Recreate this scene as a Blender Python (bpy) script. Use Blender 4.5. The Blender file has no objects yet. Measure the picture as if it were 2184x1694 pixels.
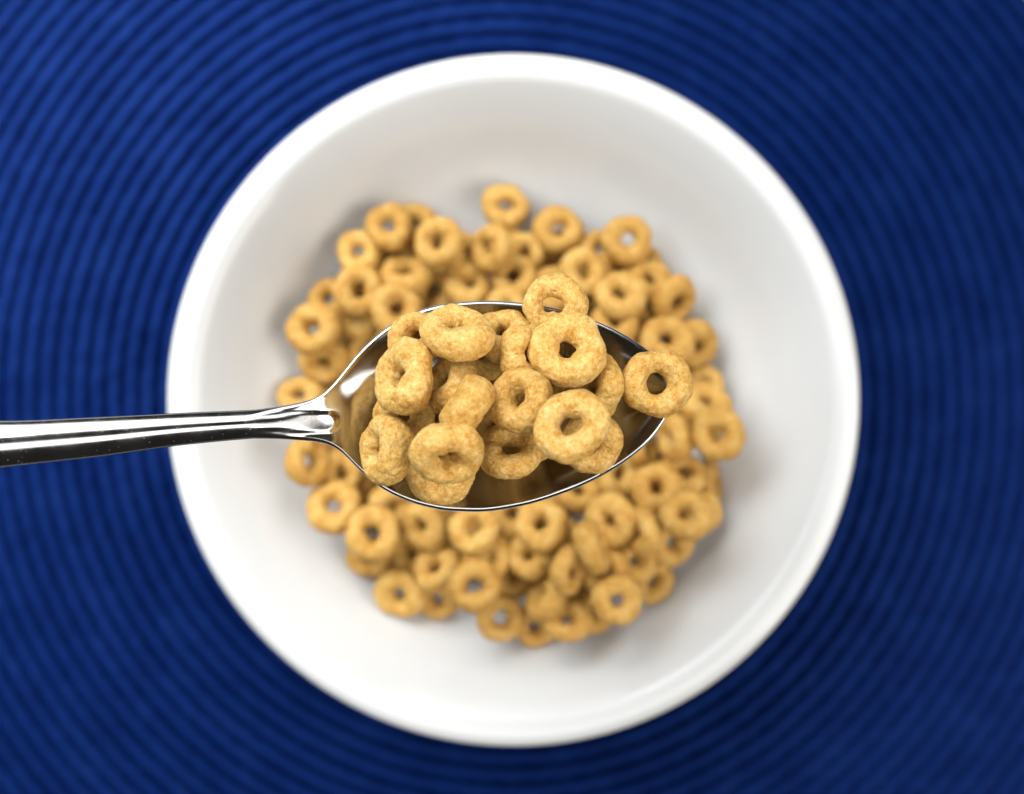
import bpy, math, random
import numpy as np
from mathutils import Vector, Matrix, noise as mnoise

# ------------------------------------------------------------------ camera, light, exposure
scene = bpy.context.scene
F = 2456.0            # focal length in units of 1/2184 of the picture width
CZ = 0.3305           # camera height above the table (metres)
cam_d = bpy.data.cameras.new("camera")
cam = bpy.data.objects.new("camera", cam_d)
scene.collection.objects.link(cam)
cam.location = (0, 0, CZ)
cam.rotation_euler = (0, 0, 0)
cam_d.sensor_width = 36.0
cam_d.lens = 36.0 * F / 2184.0
cam_d.clip_start = 0.01
cam_d.clip_end = 20
cam_d.dof.use_dof = True
cam_d.dof.focus_distance = CZ - 0.1205
cam_d.dof.aperture_fstop = 8.0
scene.camera = cam

world = bpy.data.worlds.new("World")
scene.world = world
world.use_nodes = True
world.node_tree.nodes["Background"].inputs[0].default_value = (1.0, 0.96, 0.9, 1)
world.node_tree.nodes["Background"].inputs[1].default_value = 0.015


def area(name, loc, target, sx, sy, radiance, col):
    l = bpy.data.lights.new(name, 'AREA')
    l.shape = 'RECTANGLE'
    l.size, l.size_y = sx, sy
    l.energy = radiance * math.pi * sx * sy
    l.color = col
    o = bpy.data.objects.new(name, l)
    scene.collection.objects.link(o)
    o.location = loc
    d = Vector(target) - Vector(loc)
    o.rotation_euler = d.to_track_quat('-Z', 'Y').to_euler()
    return o


mat_lamp = area("added_mat_lamp", (-0.46, 0.34, 0.42), (-0.33, 0.17, 0.0), 0.66, 0.56, 3.1, (0.90, 0.955, 1.0))  # unseen lamp added close by, aimed to brighten the mat's upper left
mat_lamp.data.spread = math.radians(95)
area("upper_window_light", (-0.05, 1.20, 0.85), (0, 0, 0.05), 1.2, 1.05, 1.7, (0.97, 0.98, 1.0))
area("side_window_light", (1.10, -0.38, 0.86), (0, 0, 0.08), 1.10, 0.90, 4.0, (1.0, 0.97, 0.93))
area("ceiling_bounce_light", (0.05, -0.23, 0.98), (0.02, 0.0, 0.10), 1.15, 0.50, 1.75, (1.0, 0.975, 0.94))
area("warm_lamp", (-0.20, 1.02, 0.86), (0, 0, 0.05), 0.20, 0.09, 18.0, (1.0, 0.88, 0.66))

scene.view_settings.view_transform = 'Standard'
scene.view_settings.look = 'None'
scene.view_settings.exposure = 0.48
scene.view_settings.gamma = 1.0
scene.render.engine = 'CYCLES'
scene.cycles.use_denoising = True
scene.cycles.max_bounces = 10
scene.cycles.diffuse_bounces = 2
scene.cycles.glossy_bounces = 6
scene.cycles.sample_clamp_indirect = 6.0

rng = random.Random(11)


# ------------------------------------------------------------------ helpers
def w(px, py, z):
    s = (CZ - z) / F
    return ((px - 1092.0) * s, (847.0 - py) * s)


def link(o):
    scene.collection.objects.link(o)
    return o


def mesh_obj(name, verts, faces, mat, parent=None, smooth=True):
    me = bpy.data.meshes.new(name)
    me.from_pydata([tuple(v) for v in verts], [], faces)
    me.update()
    if smooth:
        me.polygons.foreach_set("use_smooth", [True] * len(me.polygons))
    me.materials.append(mat)
    o = link(bpy.data.objects.new(name, me))
    if parent is not None:
        o.parent = parent
    return o


def tag(o, label, cat, group=None):
    o["label"] = label
    o["category"] = cat
    if group:
        o["group"] = group
    return o


def empty(name, loc):
    o = link(bpy.data.objects.new(name, None))
    o.location = loc
    o.empty_display_size = 0.01
    return o


def new_mat(name):
    m = bpy.data.materials.new(name)
    m.use_nodes = True
    nt = m.node_tree
    return m, nt, nt.nodes["Principled BSDF"]


def nd(nt, t, **kw):
    n = nt.nodes.new(t)
    for k, v in kw.items():
        setattr(n, k, v)
    return n


def ramp(nt, stops):
    r = nd(nt, 'ShaderNodeValToRGB')
    el = r.color_ramp.elements
    while len(el) < len(stops):
        el.new(0.5)
    for e, (p, c) in zip(el, stops):
        e.position = p
        e.color = (*c, 1)
    return r


def mix_rgb(nt, blend, fac, a, b):
    m = nd(nt, 'ShaderNodeMix', data_type='RGBA', blend_type=blend)
    for sock, v in ((m.inputs[0], fac), (m.inputs[6], a), (m.inputs[7], b)):
        if hasattr(v, 'is_linked'):
            nt.links.new(v, sock)
        elif isinstance(v, tuple):
            sock.default_value = (*v, 1)
        else:
            sock.default_value = v
    return m.outputs[2]


def noise_tex(nt, vec, scale, detail=4, rough=0.55):
    n = nd(nt, 'ShaderNodeTexNoise')
    n.inputs['Scale'].default_value = scale
    n.inputs['Detail'].default_value = detail
    n.inputs['Roughness'].default_value = rough
    nt.links.new(vec, n.inputs['Vector'])
    return n.outputs[0]


# ------------------------------------------------------------------ materials
def mat_cereal():
    m, nt, b = new_mat("toasted_oat")
    tc = nd(nt, 'ShaderNodeTexCoord')
    oi = nd(nt, 'ShaderNodeObjectInfo')
    add = nd(nt, 'ShaderNodeVectorMath', operation='ADD')
    nt.links.new(tc.outputs['Object'], add.inputs[0])
    sc_ = nd(nt, 'ShaderNodeMath', operation='MULTIPLY')
    sc_.inputs[1].default_value = 61.0
    nt.links.new(oi.outputs['Random'], sc_.inputs[0])
    nt.links.new(sc_.outputs[0], add.inputs[1])
    v = add.outputs[0]
    big = noise_tex(nt, v, 2.2, 4, 0.6)
    mid = noise_tex(nt, v, 7.5, 5, 0.65)
    fine = noise_tex(nt, v, 34, 5, 0.75)
    c1 = ramp(nt, [(0.35, (0.37, 0.152, 0.015)), (0.50, (0.535, 0.298, 0.066)), (0.63, (0.61, 0.395, 0.13))])
    nt.links.new(big, c1.inputs[0])
    c2 = ramp(nt, [(0.33, (0.31, 0.12, 0.012)), (0.5, (0.52, 0.305, 0.068)), (0.68, (0.64, 0.47, 0.205))])
    nt.links.new(mid, c2.inputs[0])
    col = mix_rgb(nt, 'MIX', 0.5, c1.outputs[0], c2.outputs[0])
    c3 = ramp(nt, [(0.30, (0.55, 0.42, 0.26)), (0.46, (1, 1, 1)), (0.64, (1.25, 1.32, 1.5))])
    nt.links.new(fine, c3.inputs[0])
    col = mix_rgb(nt, 'MULTIPLY', 1.0, col, c3.outputs[0])
    # scattered open pores and bran flecks
    pv = nd(nt, 'ShaderNodeTexVoronoi')
    pv.inputs['Scale'].default_value = 9.0
    nt.links.new(v, pv.inputs['Vector'])
    ps = nd(nt, 'ShaderNodeSeparateColor')
    nt.links.new(pv.outputs['Color'], ps.inputs[0])
    pm = nd(nt, 'ShaderNodeMath', operation='MULTIPLY')
    nt.links.new(ps.outputs[0], pm.inputs[0])
    pm.inputs[1].default_value = 0.26
    pd = nd(nt, 'ShaderNodeMath', operation='SUBTRACT')
    nt.links.new(pv.outputs['Distance'], pd.inputs[0])
    nt.links.new(pm.outputs[0], pd.inputs[1])
    pc = ramp(nt, [(0.0, (0.60, 0.42, 0.22)), (0.07, (1, 1, 1))])
    nt.links.new(pd.outputs[0], pc.inputs[0])
    col = mix_rgb(nt, 'MULTIPLY', 0.45, col, pc.outputs[0])
    # tone per ring: uneven toasting, plus shade of heaped and buried rings as colour
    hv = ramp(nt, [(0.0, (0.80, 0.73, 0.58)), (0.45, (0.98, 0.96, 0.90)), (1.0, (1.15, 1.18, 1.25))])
    ta = nd(nt, 'ShaderNodeAttribute', attribute_type='OBJECT', attribute_name='toast_shade')
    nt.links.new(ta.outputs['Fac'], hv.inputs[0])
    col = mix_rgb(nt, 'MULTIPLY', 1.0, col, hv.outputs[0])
    nt.links.new(col, b.inputs['Base Color'])
    b.inputs['Roughness'].default_value = 0.68
    b.inputs['Specular IOR Level'].default_value = 0.28
    b.inputs['Subsurface Weight'].default_value = 0.05
    b.inputs['Subsurface Radius'].default_value = (1.0, 0.5, 0.2)
    b.inputs['Subsurface Scale'].default_value = 0.0009
    # relief: grainy crust and small pores
    vor = nd(nt, 'ShaderNodeTexVoronoi')
    vor.inputs['Scale'].default_value = 11
    nt.links.new(v, vor.inputs['Vector'])
    pr = ramp(nt, [(0.0, (0, 0, 0)), (0.22, (1, 1, 1))])
    nt.links.new(vor.outputs['Distance'], pr.inputs[0])
    ms = nd(nt, 'ShaderNodeMath', operation='MULTIPLY_ADD')
    nt.links.new(fine, ms.inputs[0])
    ms.inputs[1].default_value = 1.3
    nt.links.new(mid, ms.inputs[2])
    ma = nd(nt, 'ShaderNodeMath', operation='MULTIPLY_ADD')
    nt.links.new(pr.outputs[0], ma.inputs[0])
    ma.inputs[1].default_value = 0.35
    nt.links.new(ms.outputs[0], ma.inputs[2])
    bp = nd(nt, 'ShaderNodeBump')
    bp.inputs['Strength'].default_value = 0.2
    bp.inputs['Distance'].default_value = 0.0006
    nt.links.new(ma.outputs[0], bp.inputs['Height'])
    nt.links.new(bp.outputs[0], b.inputs['Normal'])
    return m


def mat_porcelain():
    m, nt, b = new_mat("white_porcelain")
    tc = nd(nt, 'ShaderNodeTexCoord')
    n = noise_tex(nt, tc.outputs['Object'], 30, 3, 0.5)
    c = ramp(nt, [(0.3, (0.56, 0.558, 0.548)), (0.7, (0.585, 0.583, 0.575))])
    nt.links.new(n, c.inputs[0])
    nt.links.new(c.outputs[0], b.inputs['Base Color'])
    b.inputs['Roughness'].default_value = 0.13
    b.inputs['Specular IOR Level'].default_value = 0.5
    return m


def mat_steel():
    m, nt, b = new_mat("stainless_steel")
    b.inputs['Base Color'].default_value = (0.62, 0.61, 0.595, 1)
    b.inputs['Metallic'].default_value = 1.0
    tc = nd(nt, 'ShaderNodeTexCoord')
    n = noise_tex(nt, tc.outputs['Object'], 220, 5, 0.6)
    r = nd(nt, 'ShaderNodeMapRange')
    r.inputs[1].default_value = 0.3
    r.inputs[2].default_value = 0.75
    r.inputs[3].default_value = 0.11
    r.inputs[4].default_value = 0.21
    nt.links.new(n, r.inputs[0])
    # crumbs and dust: scattered dull specks
    vor = nd(nt, 'ShaderNodeTexVoronoi')
    vor.inputs['Scale'].default_value = 2600
    nt.links.new(tc.outputs['Object'], vor.inputs['Vector'])
    sp = ramp(nt, [(0.0, (1, 1, 1)), (0.10, (1, 1, 1)), (0.16, (0, 0, 0))])
    nt.links.new(vor.outputs['Distance'], sp.inputs[0])
    pick = nd(nt, 'ShaderNodeMath', operation='GREATER_THAN')
    pick.inputs[1].default_value = 0.92
    sx = nd(nt, 'ShaderNodeSeparateColor')
    nt.links.new(vor.outputs['Color'], sx.inputs[0])
    nt.links.new(sx.outputs[0], pick.inputs[0])
    mu = nd(nt, 'ShaderNodeMath', operation='MULTIPLY')
    nt.links.new(sp.outputs[0], mu.inputs[0])
    nt.links.new(pick.outputs[0], mu.inputs[1])
    inv = nd(nt, 'ShaderNodeMath', operation='SUBTRACT')
    inv.inputs[0].default_value = 1.0
    nt.links.new(mu.outputs[0], inv.inputs[1])
    nt.links.new(inv.outputs[0], b.inputs['Metallic'])
    ro = nd(nt, 'ShaderNodeMath', operation='MULTIPLY_ADD')
    nt.links.new(mu.outputs[0], ro.inputs[0])
    ro.inputs[1].default_value = 0.5
    nt.links.new(r.outputs[0], ro.inputs[2])
    nt.links.new(ro.outputs[0], b.inputs['Roughness'])
    return m


def mat_mat():
    m, nt, b = new_mat("blue_woven_cord")
    tc = nd(nt, 'ShaderNodeTexCoord')
    n = noise_tex(nt, tc.outputs['Object'], 90, 4, 0.6)
    n2 = noise_tex(nt, tc.outputs['Object'], 900, 4, 0.65)
    c = ramp(nt, [(0.3, (0.0012, 0.0092, 0.064)), (0.5, (0.0016, 0.0122, 0.079)), (0.72, (0.0032, 0.0160, 0.094))])
    nt.links.new(n, c.inputs[0])
    c2 = ramp(nt, [(0.3, (0.75, 0.72, 0.8)), (0.7, (1.15, 1.12, 1.05))])
    nt.links.new(n2, c2.inputs[0])
    col = mix_rgb(nt, 'MULTIPLY', 0.7, c.outputs[0], c2.outputs[0])
    nt.links.new(col, b.inputs['Base Color'])
    b.inputs['Roughness'].default_value = 0.52
    b.inputs['Metallic'].default_value = 0.4
    b.inputs['Specular IOR Level'].default_value = 0.04
    bp = nd(nt, 'ShaderNodeBump')
    bp.inputs['Strength'].default_value = 0.5
    bp.inputs['Distance'].default_value = 0.0003
    nt.links.new(n2, bp.inputs['Height'])
    nt.links.new(bp.outputs[0], b.inputs['Normal'])
    return m


def mat_table():
    m, nt, b = new_mat("table_wood")
    tc = nd(nt, 'ShaderNodeTexCoord')
    n = noise_tex(nt, tc.outputs['Object'], 12, 5, 0.6)
    c = ramp(nt, [(0.3, (0.10, 0.11, 0.09)), (0.7, (0.19, 0.19, 0.15))])
    nt.links.new(n, c.inputs[0])
    nt.links.new(c.outputs[0], b.inputs['Base Color'])
    b.inputs['Roughness'].default_value = 0.45
    return m


CEREAL, PORC, STEEL, BLUE, TABLE = mat_cereal(), mat_porcelain(), mat_steel(), mat_mat(), mat_table()

# ------------------------------------------------------------------ table
tb = mesh_obj("table", [(-.6, -.45, -.03), (.6, -.45, -.03), (.6, .45, -.03), (-.6, .45, -.03),
                        (-.6, -.45, 0), (.6, -.45, 0), (.6, .45, 0), (-.6, .45, 0)],
              [(0, 3, 2, 1), (4, 5, 6, 7), (0, 1, 5, 4), (1, 2, 6, 5), (2, 3, 7, 6), (3, 0, 4, 7)], TABLE, smooth=False)
tb["kind"] = "structure"

# ------------------------------------------------------------------ round placemat of concentric cords
mat_root = tag(empty("placemat", (-0.0016, -0.0012, 0.0002)),
               "round royal blue placemat of concentric woven cords lying under the white bowl", "placemat")
PITCH, NR = 0.00485, 38
for i in range(NR):
    R = PITCH * (i + 1.0)
    n = max(40, int(2 * math.pi * R / 0.0014))
    ncs = 12
    ph, ph2 = rng.random() * 6.28, rng.random() * 100
    hw, hh = PITCH * 0.515, 0.0017
    strands = max(6, round(2 * math.pi * R / 0.0075))
    vs = []
    for k in range(n):
        a = 2 * math.pi * k / n
        ca, sa = math.cos(a), math.sin(a)
        wob = 0.00018 * mnoise.noise(Vector((ca * 4 * (1 + i * .1), sa * 4 * (1 + i * .1), ph2)))
        wob += 0.00012 * mnoise.noise(Vector((ca * R * 150, sa * R * 150, ph2 + 7)))
        lift = 0.00008 * mnoise.noise(Vector((ca * R * 110, sa * R * 110, ph2 + 31)))
        for j in range(ncs):
            c = 2 * math.pi * j / ncs
            tw = 1 + 0.05 * math.sin(strands * a + ph + 1.0 * c) + 0.05 * mnoise.noise(
                Vector((ca * R * 130, sa * R * 130, c * .5 + ph2)))
            cc, sc = math.cos(c), math.sin(c)
            rr = R + wob + hw * tw * math.copysign(abs(cc) ** 0.85, cc)
            z = hh + (hh * tw + lift) * math.copysign(abs(sc) ** 0.58, sc)
            vs.append((rr * ca, rr * sa, max(z, 0.0)))
    fs = [(k * ncs + j, ((k + 1) % n) * ncs + j, ((k + 1) % n) * ncs + (j + 1) % ncs, k * ncs + (j + 1) % ncs)
          for k in range(n) for j in range(ncs)]
    mesh_obj("cord_ring", vs, fs, BLUE, mat_root)

# ------------------------------------------------------------------ white bowl
BX, BY = w(1095, 853.5, 0.042)
BZ = 0.0037
BOWL_K = 0.993
prof_in = [(0, 5.0), (14, 5.0), (30, 5.1), (42, 5.8), (50, 7.6), (57, 11.2), (63, 16.2), (67.8, 21.8), (72.0, 27.2),
           (75.8, 31.7), (78.6, 34.7), (80.0, 36.1)]
prof_rim = [(80.0, 36.1), (81.0, 37.0), (82.2, 37.7), (83.8, 38.2), (85.4, 38.2), (86.8, 37.7), (87.8, 36.7),
            (88.2, 35.4), (87.9, 33.9), (87.0, 32.3)]
prof_out = [(87.0, 32.3), (84.5, 28.8), (80, 23.4), (74, 17.6), (67, 12.0), (59, 7.4), (52, 4.6), (49, 3.8), (47.2, 3.2)]
prof_foot = [(47.2, 3.2), (46.8, 0.6), (46.2, 0.05), (44.2, 0.05), (43.6, 0.6), (43.3, 2.2), (30, 2.4), (0, 2.4)]


def smooth_profile(p, n):
    p = np.array(p, float)
    pts = np.vstack([2 * p[0] - p[1], p, 2 * p[-1] - p[-2]])
    out = []
    for i in range(1, len(pts) - 2):
        for k in range(n):
            t = k / n
            a, b, c, d = pts[i - 1], pts[i], pts[i + 1], pts[i + 2]
            out.append(0.5 * (2 * b + (c - a) * t + (2 * a - 5 * b + 4 * c - d) * t * t + (3 * b - a - 3 * c + d) * t ** 3))
    out.append(p[-1])
    out = np.array(out)
    out[:, 0] = np.maximum(out[:, 0], 0)
    return out


def lathe(name, prof, mat, parent, n=160, sub=3, flip=False):
    p = smooth_profile(prof, sub) * 0.001
    p[:, 0] *= BOWL_K
    vs, fs = [], []
    m = len(p)
    for k in range(n):
        a = 2 * math.pi * k / n
        vs += [(q[0] * math.cos(a), q[0] * math.sin(a), q[1]) for q in p]
    for k in range(n):
        k2 = (k + 1) % n
        for j in range(m - 1):
            f = (k * m + j, k * m + j + 1, k2 * m + j + 1, k2 * m + j)
            fs.append(f[::-1])
    return mesh_obj(name, vs, fs, mat, parent)


bowl = tag(empty("bowl", (BX, BY, BZ)), "round glossy white porcelain bowl holding the heap of oat rings", "bowl")
lathe("body", prof_in, PORC, bowl)
lathe("rim", prof_rim, PORC, bowl)
lathe("outer_wall", prof_out, PORC, bowl)
lathe("foot_ring", prof_foot, PORC, bowl)
_bp = smooth_profile(prof_in, 3) * 0.001
_bp[:, 0] *= BOWL_K


def bowl_surf(x, y):
    r = np.hypot(x - BX, y - BY)
    return np.interp(r, _bp[:, 0], _bp[:, 1]) + BZ


# ------------------------------------------------------------------ spoon
# outline (picture units at the height of the edge), upper and lower edge along the length
UP = [(-760, 1010), (-740, 945), (-690, 910), (-600, 892), (-300, 888), (0, 890), (200, 882), (400, 872), (560, 865),
      (620, 860.5), (660, 853), (690, 838), (720, 806), (760, 756), (800, 717), (850, 681), (900, 659), (960, 646), (1040, 641),
      (1120, 646), (1200, 660), (1290, 692), (1370, 737), (1415, 776), (1436, 806), (1442, 828)]
LO = [(-760, 1012), (-740, 1072), (-690, 1096), (-600, 1098), (-300, 1052), (0, 1006), (200, 984), (400, 957), (560, 943),
      (620, 940.5), (660, 941.5), (690, 946), (720, 959), (760, 998), (800, 1034), (850, 1062), (900, 1080), (960, 1091), (1020, 1093),
      (1100, 1083), (1200, 1054), (1290, 1013), (1370, 957), (1415, 902), (1436, 856), (1442, 829)]
ZE = [(-760, .1335), (-400, .1365), (0, .1335), (200, .1295), (400, .1250), (560, .1205), (640, .1183), (720, .1165),
      (850, .1146), (1050, .1138), (1250, .1142), (1442, .1152)]
DEP = [(-760, 0), (600, 0), (650, .0001), (690, .0006), (730, .0017), (790, .0041), (860, .0068), (950, .0088), (1060, .0095),
       (1180, .0090), (1280, .0077), (1360, .0058), (1410, .0038), (1436, .0017), (1442, 0)]
X0, X1 = -760.0, 1442.0
NS = 1000
ss = np.linspace(0, 1, NS)
xs = X0 + (X1 - X0) * (1 - np.cos(math.pi * ss)) / 2


def interp_s(tab):
    t = np.array(tab, float)
    s = np.arccos(np.clip(1 - 2 * (t[:, 0] - X0) / (X1 - X0), -1, 1)) / math.pi
    y = t[:, 1]
    h = np.diff(s)
    dl = np.diff(y) / h
    mm = np.zeros(len(y))
    for i in range(1, len(y) - 1):
        if dl[i - 1] * dl[i] > 0:
            w1, w2 = 2 * h[i] + h[i - 1], h[i] + 2 * h[i - 1]
            mm[i] = (w1 + w2) / (w1 / dl[i - 1] + w2 / dl[i])
    mm[0], mm[-1] = dl[0], dl[-1]
    idx = np.clip(np.searchsorted(s, ss) - 1, 0, len(h) - 1)
    t_ = (ss - s[idx]) / h[idx]
    a, b_ = y[idx], y[idx + 1]
    return ((2 * t_ ** 3 - 3 * t_ ** 2 + 1) * a + (t_ ** 3 - 2 * t_ ** 2 + t_) * h[idx] * mm[idx]
            + (-2 * t_ ** 3 + 3 * t_ ** 2) * b_ + (t_ ** 3 - t_ ** 2) * h[idx] * mm[idx + 1])


def soft(v, k):
    ker = np.hanning(k + 2)[1:-1]
    ker /= ker.sum()
    p = np.pad(v, k // 2, mode='reflect', reflect_type='odd')
    return np.convolve(p, ker, 'valid')


yu, yl, ze, dep = (soft(interp_s(t), 17) for t in (UP, LO, ZE, DEP))
ze = soft(ze, 75)


def sstep(a, b, x):
    t = np.clip((x - a) / (b - a), 0, 1)
    return t * t * (3 - 2 * t)


NT, NE, NB = 56, 7, 26
TH = 0.0015
verts, top_idx = [], []
sp_top = []
for k in range(NS):
    x = xs[k]
    s = (CZ - ze[k]) / F
    X = (x - 1092) * s
    Yu, Yl = (847 - yu[k]) * s, (847 - yl[k]) * s
    yc, hw = (Yu + Yl) / 2, max((Yu - Yl) / 2, 1e-6)
    hmask = 1 - sstep(530, 670, x)             # 1 on the handle, 0 in the bowl
    th = TH * (1 + 0.55 * hmask)
    th = min(th, hw * 1.2)
    e = min(th / 2, hw * 0.45)
    a0 = math.pi / 2 - 0.60 * hmask           # the edge rounds on from the slope of the dome
    zlow = 0.5 * th * (1 + math.sin(a0))

    def ztop(v):
        q = max(1 - v * v, 0.0)
        zb = -dep[k] * q ** 0.85
        zh = 0.36 * hw * q              # gently domed handle
        z = zb * (1 - hmask) + zh * hmask
        # stamped tongue that ends with a round nose where the handle meets the bowl
        py = 847 - (yc + v * (hw - e)) / s
        dx = max(x - 697, 0.0)
        dd = math.hypot(dx, (py - 901))
        rib = 1 - sstep(15, 26, dd)
        z += 0.0003 * rib * sstep(560, 655, x) * (1 - sstep(716, 728, x))
        # shallow hollow either side of the neck's middle line
        z -= 0.00045 * sstep(520, 640, x) * (1 - sstep(690, 740, x)) * math.exp(-((abs(v) - 0.62) / 0.22) ** 2) * hmask
        return ze[k] + z

    row = []
    for j in range(NT):
        v = -math.cos(math.pi * j / (NT - 1))
        row.append((X, yc + v * (hw - e), ztop(v)))
    sp_top += row
    zE = ze[k]
    # rounded edge on the +y side, underside, rounded edge on the -y side
    for j in range(1, NE):
        a = a0 - (a0 + math.pi / 2) * j / NE
        row.append((X, yc + (hw - e) + e * (math.cos(a) - math.cos(a0)), zE + th / 2 * (math.sin(a) - math.sin(a0))))
    for j in range(NB):
        v = math.cos(math.pi * j / (NB - 1))
        q = max(1 - v * v, 0.0)
        zz = zE - zlow - dep[k] * (1 - hmask) * q ** 0.85 - 0.05 * hw * q * hmask
        row.append((X, yc + v * (hw - e), zz))
    for j in range(1, NE):
        a = -math.pi / 2 + (a0 + math.pi / 2) * j / NE
        row.append((X, yc - (hw - e) - e * (math.cos(a) - math.cos(a0)), zE + th / 2 * (math.sin(a) - math.sin(a0))))
    verts += row
M = NT + NB + 2 * (NE - 1)
faces = [(k * M + j, (k + 1) * M + j, (k + 1) * M + (j + 1) % M, k * M + (j + 1) % M) for k in range(NS - 1) for j in range(M)]
faces = [f[::-1] for f in faces]
fan0 = [tuple(range(M))]
fan1 = [tuple((NS - 1) * M + j for j in range(M - 1, -1, -1))]

# shared normals so that the two parts meet without a seam
V = np.array(verts)
fa = np.array(faces)
fn = np.cross(V[fa[:, 2]] - V[fa[:, 0]], V[fa[:, 3]] - V[fa[:, 1]])
vn = np.zeros_like(V)
for c in range(4):
    np.add.at(vn, fa[:, c], fn)
vn /= np.maximum(np.linalg.norm(vn, axis=1, keepdims=True), 1e-20)
if vn[(NS // 4) * M + NT // 2, 2] < 0:
    vn = -vn
    faces = [f[::-1] for f in faces]
    fan0, fan1 = [f[::-1] for f in fan0], [f[::-1] for f in fan1]

spoon_base = (0.0, 0.0, float(V[:, 2].min()))
spoon = tag(empty("spoon", spoon_base), "polished stainless steel spoon heaped with oat rings held above the bowl", "spoon")


def spoon_part(name, fset):
    used = sorted({i for f in fset for i in f})
    mp = {o: n for n, o in enumerate(used)}
    o = mesh_obj(name, [V[i] - np.array(spoon_base) for i in used], [tuple(mp[i] for i in f) for f in fset], STEEL, spoon)
    o.data.normals_split_custom_set_from_vertices([tuple(vn[i]) for i in used])
    return o


kn = int(np.argmin(abs(xs - 690)))
spoon_part("handle", fan0 + faces[:kn * M])
spoon_part("spoon_bowl", faces[kn * M:] + fan1)
SPT = np.array(sp_top)
SPT = SPT[(SPT[:, 0] > -0.06)]


def spoon_surf(x, y):
    x, y = np.asarray(x, float).ravel(), np.asarray(y, float).ravel()
    d = (SPT[None, :, 0] - x[:, None]) ** 2 + (SPT[None, :, 1] - y[:, None]) ** 2
    i = d.argmin(1)
    return np.where(d[np.arange(len(x)), i] < 0.0009 ** 2, SPT[i, 2], 0.0)


# ------------------------------------------------------------------ oat rings
def ring_mesh(name, seed, nu, nv, hero, rm_set=None, calm=1.0):
    """a puffed oat ring of outer radius 1 unit = 6.5 mm, made lumpy, with pits"""
    r = random.Random(seed)
    off = Vector((r.uniform(-50, 50), r.uniform(-50, 50), r.uniform(-50, 50)))
    Rm = (r.uniform(0.59, 0.635) if hero else r.uniform(0.595, 0.64))
    Rm = rm_set or Rm
    tr = 1 - Rm
    fl = 1.38 if calm < 1 else r.uniform(1.02, 1.26)
    ov, ova = calm * r.uniform(0.0, 0.07), r.uniform(0, 6.28)
    pits = []
    for _ in range(r.randint(9, 15) if hero else 3):
        a, c = r.uniform(0, 6.28), r.uniform(0, 6.28)
        rr = Rm + tr * math.cos(c)
        pits.append((Vector((rr * math.cos(a), rr * math.sin(a), tr * math.sin(c))), r.uniform(0.035, 0.085), r.uniform(.02, .055)))
    vs = []
    for i in range(nu):
        a = 2 * math.pi * i / nu
        ca, sa = math.cos(a), math.sin(a)
        dirv = Vector((ca, sa, 0))
        rm = Rm * (1 + ov * math.cos(2 * (a - ova))) + calm * 0.05 * mnoise.noise(dirv * 1.2 + off)
        t0 = tr * (1 + calm * 0.24 * mnoise.noise(dirv * 1.0 + off * 1.7))
        for j in range(nv):
            c = 2 * math.pi * j / nv
            cc, sc = math.cos(c), math.sin(c)
            # inner side of the tube is steeper and slightly pinched
            ex = t0 * cc
            p = Vector(((rm + ex) * ca, (rm + ex) * sa, t0 * fl * sc))
            nrm = Vector((cc * ca, cc * sa, sc))
            d = calm * 0.045 * mnoise.noise(p * 1.7 + off) + 0.022 * mnoise.noise(p * 4.2 + off)
            if hero:
                d += 0.018 * mnoise.noise(p * 8 + off) + 0.0085 * mnoise.noise(p * 19 + off) + 0.0045 * mnoise.noise(p * 38 + off)
                for q, pr, pd in pits:
                    l = (p - q).length
                    if l < pr * 1.6:
                        d -= pd * math.exp(-(l / pr) ** 4)
                        d += 0.25 * pd * math.exp(-((l - pr * 1.15) / (pr * 0.3)) ** 2)
            else:
                d += 0.02 * mnoise.noise(p * 9 + off)
            p += nrm * d
            vs.append(tuple(p))
    fs = [(i * nv + j, ((i + 1) % nu) * nv + j, ((i + 1) % nu) * nv + (j + 1) % nv, i * nv + (j + 1) % nv)
          for i in range(nu) for j in range(nv)]
    me = bpy.data.meshes.new(name)
    me.from_pydata(vs, [], fs)
    me.polygons.foreach_set("use_smooth", [True] * len(me.polygons))
    me.materials.append(CEREAL)
    me.update()
    return me


NSPH = 14
ANG = np.arange(NSPH) * 2 * math.pi / NSPH


def ring_centres(rot, R):
    rm = 0.65 * R
    loc = np.stack([rm * np.cos(ANG), rm * np.sin(ANG), np.zeros(NSPH)], 1)
    return loc @ np.array(rot).T


def orient(tilt, az, spin):
    # normal tilted by `tilt` degrees towards picture direction `az`
    a = math.radians(az)
    ax = Vector((-math.sin(a), math.cos(a), 0))
    return Matrix.Rotation(math.radians(tilt), 3, ax) @ Matrix.Rotation(math.radians(spin), 3, 'Z')


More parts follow.
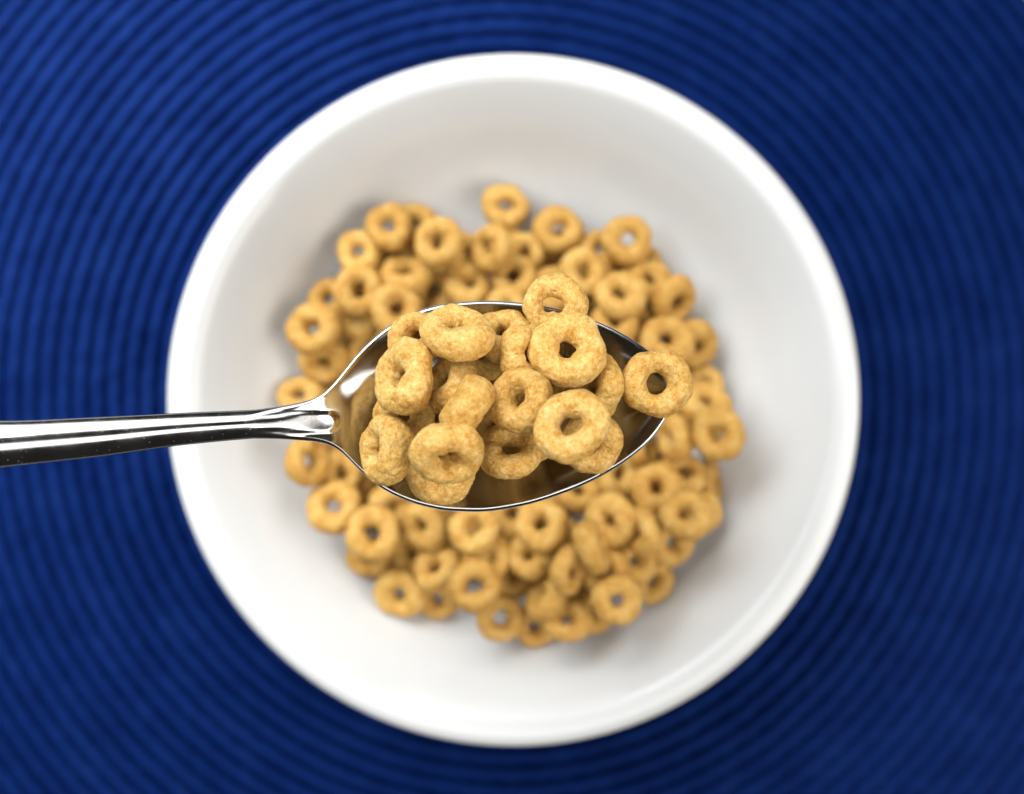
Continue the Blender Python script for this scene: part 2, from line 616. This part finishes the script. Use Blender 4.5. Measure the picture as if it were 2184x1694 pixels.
class Pile:
    def __init__(self, surf, tol):
        self.surf, self.tol = surf, tol
        self.c = np.zeros((0, 3))
        self.r = np.zeros(0)

    def rest(self, x, y, rot, R):
        """height at which a ring let down here first touches something"""
        pc = ring_centres(rot, R)
        rs = 0.33 * R
        cx, cy = x + pc[:, 0], y + pc[:, 1]
        zmin = -1.0
        for k in range(9):
            if k == 0:
                ox = oy = 0.0
                h = rs
            else:
                a = k * math.pi / 4
                ox, oy = 0.75 * rs * math.cos(a), 0.75 * rs * math.sin(a)
                h = rs * 0.66
            zmin = max(zmin, float((self.surf(cx + ox, cy + oy) + h - pc[:, 2]).max()))
        if len(self.c):
            d2 = (cx[:, None] - self.c[None, :, 0]) ** 2 + (cy[:, None] - self.c[None, :, 1]) ** 2
            lim = (rs + self.r[None, :] - self.tol) ** 2
            ok = d2 < lim
            if ok.any():
                z = self.c[None, :, 2] + np.sqrt(np.where(ok, lim - d2, 0)) - pc[:, 2][:, None]
                zmin = max(zmin, float(z[ok].max()))
        return zmin

    def add(self, x, y, z, rot, R):
        pc = ring_centres(rot, R) + np.array([x, y, z])
        self.c = np.vstack([self.c, pc])
        self.r = np.concatenate([self.r, np.full(len(pc), 0.33 * R)])


def place(pile, px, py, d_px, tilt, az, z_guess, spin):
    rot = orient(tilt, az, spin)
    z = z_guess
    for _ in range(4):
        x, y = w(px, py, z)
        R = d_px / 2 * (CZ - z) / F
        z = 0.5 * z + 0.5 * pile.rest(x, y, rot, R) if _ < 1 else pile.rest(x, y, rot, R)
    x, y = w(px, py, z)
    R = d_px / 2 * (CZ - z) / F
    return x, y, z, rot, R


# --- rings heaped in the bowl
variants = [ring_mesh("oat_ring", 100 + i, 44, 20, False) for i in range(14)]
bpile = Pile(bowl_surf, 0.0007)
KINDS = {
    "low": ("toasted oat ring mostly covered by other rings at the bottom of the white bowl", "oat rings under the heap in the white bowl"),
    "top": ("toasted oat ring lying open with its hole showing on the heap in the white bowl", "oat rings on top of the heap in the white bowl"),
    "edge": ("toasted oat ring standing on edge in the heap in the white bowl", "oat rings standing on edge in the white bowl"),
}


def bowl_ring(x, y, z, rot, R, kind="low", label=None):
    o = link(bpy.data.objects.new("oat_ring", variants[rng.randrange(len(variants))]))
    o.matrix_world = Matrix.LocRotScale(Vector((x, y, z)), Matrix(rot).to_quaternion(), (R, R, R))
    lab, grp = KINDS[kind]
    tag(o, label or lab, "cereal", grp)
    o["toast_shade"] = rng.uniform(0.0, 0.45)  # browner range puts the shade of the heap into its colour
    bpile.add(x, y, z, rot, R)
    return o


# bottom layer, loosely scattered over the floor
spots = []
tries = 0
while len(spots) < 84 and tries < 6000:
    tries += 1
    rr, a = 0.052 * math.sqrt(rng.random()), rng.uniform(0, 2 * math.pi)
    x, y = BX + rr * math.cos(a), BY + rr * math.sin(a)
    if y > BY + 0.042:
        continue
    if all((x - q[0]) ** 2 + (y - q[1]) ** 2 > 0.0088 ** 2 for q in spots):
        spots.append((x, y))
for x, y in spots:
    rot = orient(rng.uniform(0, 22), rng.uniform(0, 360), rng.uniform(0, 360))
    R = rng.uniform(0.0060, 0.0066)
    bowl_ring(x, y, bpile.rest(x, y, rot, R), rot, R)
for _ in range(26):
    rr, a = 0.034 * math.sqrt(rng.random()), rng.uniform(0, 2 * math.pi)
    x, y = BX + rr * math.cos(a), BY + rr * math.sin(a)
    rot = orient(rng.uniform(0, 50), rng.uniform(0, 360), rng.uniform(0, 360))
    z = bpile.rest(x, y, rot, 0.0063)
    if z < 0.026:
        bowl_ring(x, y, z, rot, 0.0063)

# rings that show in the photograph: x, y, diameter (picture units), tilt, direction of tilt
SEEN = [
    # low ones first
    (765, 540, 98, 12, 120), (885, 478, 96, 20, 60), (705, 640, 98, 25, 140), (1118, 540, 92, 15, 90), (925, 622, 100, 18, 200),
    (1000, 612, 100, 30, 80), (1095, 590, 100, 10, 90), (1312, 575, 96, 20, 30), (1385, 598, 98, 25, 60), (1310, 690, 104, 30, 90),
    (690, 768, 106, 40, -80), (640, 846, 100, 40, 90), (725, 1008, 100, 30, 10), (835, 1078, 100, 25, -40), (790, 1188, 100, 25, -100),
    (935, 1275, 100, 15, -90), (1095, 1225, 104, 25, 40), (1390, 1238, 100, 20, -30), (1430, 1155, 108, 20, -60), (1320, 1010, 104, 20, 0),
    (1370, 960, 100, 60, 10), (1230, 1050, 108, 40, 80), (1095, 1100, 108, 35, 90), (1510, 1030, 104, 68, 5), (1190, 1150, 104, 25, 90),
    (1250, 1260, 100, 35, 120), (880, 1010, 104, 20, 30), (1080, 660, 100, 20, 200), (1440, 840, 104, 30, 180), (1360, 860, 104, 20, 40),
    (1350, 1195, 104, 20, 40), (1262, 1305, 100, 25, -40), (1130, 1185, 104, 20, 150), (1040, 1190, 104, 20, 30), (880, 1180, 104, 25, 200),
    (1495, 1095, 100, 25, 0), (1455, 1010, 104, 25, 60), (1140, 1335, 98, 20, -90), (1285, 1215, 104, 30, 120),
    # upper ones
    (830, 484, 104, 14, 70), (985, 545, 102, 40, 10), (936, 517, 108, 16, 180), (1048, 530, 106, 42, 180), (1078, 440, 102, 18, -80),
    (1190, 492, 106, 8, 60), (1338, 512, 108, 8, -90), (865, 588, 112, 46, 92), (766, 622, 114, 12, 0), (845, 660, 112, 12, 20),
    (670, 702, 116, 14, 150), (1242, 582, 108, 24, 10), (1322, 632, 116, 34, 92), (1436, 640, 112, 46, -35), (1482, 735, 110, 34, -15),
    (1420, 727, 116, 12, 90), (1505, 862, 112, 40, 70), (1440, 935, 110, 72, 188), (1533, 927, 116, 18, 200), (1402, 1042, 118, 24, 90),
    (1465, 1100, 118, 38, 95), (1370, 1132, 110, 66, 185), (1305, 1110, 116, 30, 185), (655, 985, 110, 52, 10), (712, 1082, 120, 32, 92),
    (795, 1137, 118, 12, 90), (905, 1122, 116, 34, 205), (1010, 1127, 110, 8, 90), (932, 1213, 106, 44, 120), (853, 1266, 114, 24, -110),
    (1012, 1248, 116, 10, 40), (1066, 1318, 104, 12, 20), (1210, 1322, 106, 34, 95), (1316, 1280, 112, 18, 60), (1155, 1120, 116, 18, 80),
    (1165, 1277, 108, 68, 145), (1213, 1217, 106, 50, -10), (1262, 1166, 118, 76, 20),
]
SPECIAL = {
    (1078, 440): "oat ring sticking out farthest onto the bare bowl wall behind the spoon",
    (1338, 512): "separate oat ring on the bowl wall with a bare gap beside it",
    (1533, 927): "oat ring on the rim of the heap just beyond the spoon tip",
    (1262, 1166): "pale oat ring standing on edge on the very top of the heap in the bowl",
    (712, 1082): "thick oat ring at the edge of the heap beside the spoon's dark lower edge",
    (670, 702): "oat ring at the edge of the heap close above the spoon's neck",
    (640, 846): "oat ring half covered by the neck of the spoon",
}
for k, (px, py, d, tilt, az) in enumerate(SEEN):
    kind = "edge" if tilt > 60 else ("low" if k < 39 else "top")
    bowl_ring(*place(bpile, px, py, d, tilt, az, 0.02, rng.uniform(0, 360)), kind, SPECIAL.get((px, py)))

# --- rings heaped on the spoon, from the bottom up
spile = Pile(spoon_surf, 0.0009)
GROUP_SPOON = "oat rings heaped on the spoon"
HEROES = [
    (1030, 800, 140, 12, 200, "oat ring in shadow at the bottom of the spoon between its neighbours"),
    (905, 890, 140, 12, 40, "shaded oat ring deep in the spoon under the upright rings near the handle"),
    (1158, 816, 138, 10, 0, "oat ring buried under the largest pale ring on the spoon"),
    (1075, 905, 140, 10, 0, "oat ring buried in the middle of the spoon"),
    (1022, 752, 134, 24, 20, "oat ring in deep shade between the steeply tilted ring and the upright one"),
    (862, 885, 132, 26, 60, "oat ring in deep shade between the two rings tilted towards the handle"),
    (1128, 925, 132, 20, 200, "oat ring in deep shade below the ring with the oval hole"),
    (888, 722, 128, 30, 130, "oat ring peeping out behind the tilted ring at the spoon's bright edge"),
    (1072, 715, 128, 28, 100, "oat ring whose curved top shows against the spoon's inner wall"),
    (938, 1002, 154, 8, -90, "oat ring lying flat under a tilted ring against the spoon's dark edge"),
    (1264, 945, 134, 14, -30, "oat ring sticking out under the ragged holed ring near the dark edge"),
    (1088, 962, 142, 44, 90, "oat ring with a split lower rim lying half under two others"),
    (1118, 755, 132, 48, 0, "upright oat ring with a pore leaning on the largest pale ring"),
    (1276, 822, 146, 62, 172, "knobbly oat ring on edge beside the largest pale ring"),
    (962, 820, 136, 58, 150, "broken looking oat ring wedged upright between two big tilted rings"),
    (996, 868, 142, 86, 146, "oat ring standing on edge in the middle of the spoon showing its outer side"),
    (825, 958, 156, 57, 176, "narrow looking oat ring tilted towards the spoon handle"),
    (862, 806, 162, 47, 163, "oat ring with a round pore tilted towards the spoon handle"),
    (977, 712, 162, 58, 92, "oat ring tilted steeply towards the spoon's bright upper edge"),
    (1112, 855, 148, 39, 150, "oat ring with an oval hole resting in the centre of the heap"),
    (1218, 908, 164, 30, 118, "ragged oat ring with a wide deep hole and a crumbly edge"),
    (952, 966, 154, 40, -66, "oat ring with a slit-like hole lying on a flat ring"),
    (1182, 652, 138, 6, 90, "oat ring hanging over the spoon's edge behind the largest pale ring"),
    (1209, 745, 168, 18, 75, "largest pale oat ring on top of the heap with a round brown hole"),
    (1400, 817, 151, 8, 10, "flat oat ring balanced on the spoon tip with the steel seen through its hole"),
]
TOAST_LIGHT = {23: 1.0, 20: 0.95, 24: 0.62, 18: 0.85, 17: 0.9, 21: 0.8}   # paleness of top rings: natural variation plus brightness put into the colour
RMS = {20: 0.65, 23: 0.62, 24: 0.65, 21: 0.61, 17: 0.60, 19: 0.625, 11: 0.64, 22: 0.645, 18: 0.60, 16: 0.61, 15: 0.60}
for i, (px, py, d, tilt, az, lab) in enumerate(HEROES):
    x, y, z, rot, R = place(spile, px, py, d, tilt, az, 0.116, rng.uniform(0, 360))
    spile.add(x, y, z, rot, R)
    o = link(bpy.data.objects.new("oat_ring", ring_mesh("oat_ring", 500 + i, 210, 100, True, RMS.get(i), 0.35 if i == 15 else 1.0)))
    o.matrix_world = Matrix.LocRotScale(Vector((x, y, z)), Matrix(rot).to_quaternion(), (R, R, R))
    tag(o, lab, "cereal", GROUP_SPOON)
    o["toast_shade"] = TOAST_LIGHT.get(i, rng.uniform(0.55, 0.95) if i > 6 else rng.uniform(0.1, 0.45))  # buried rings carry their shade in a darker colour
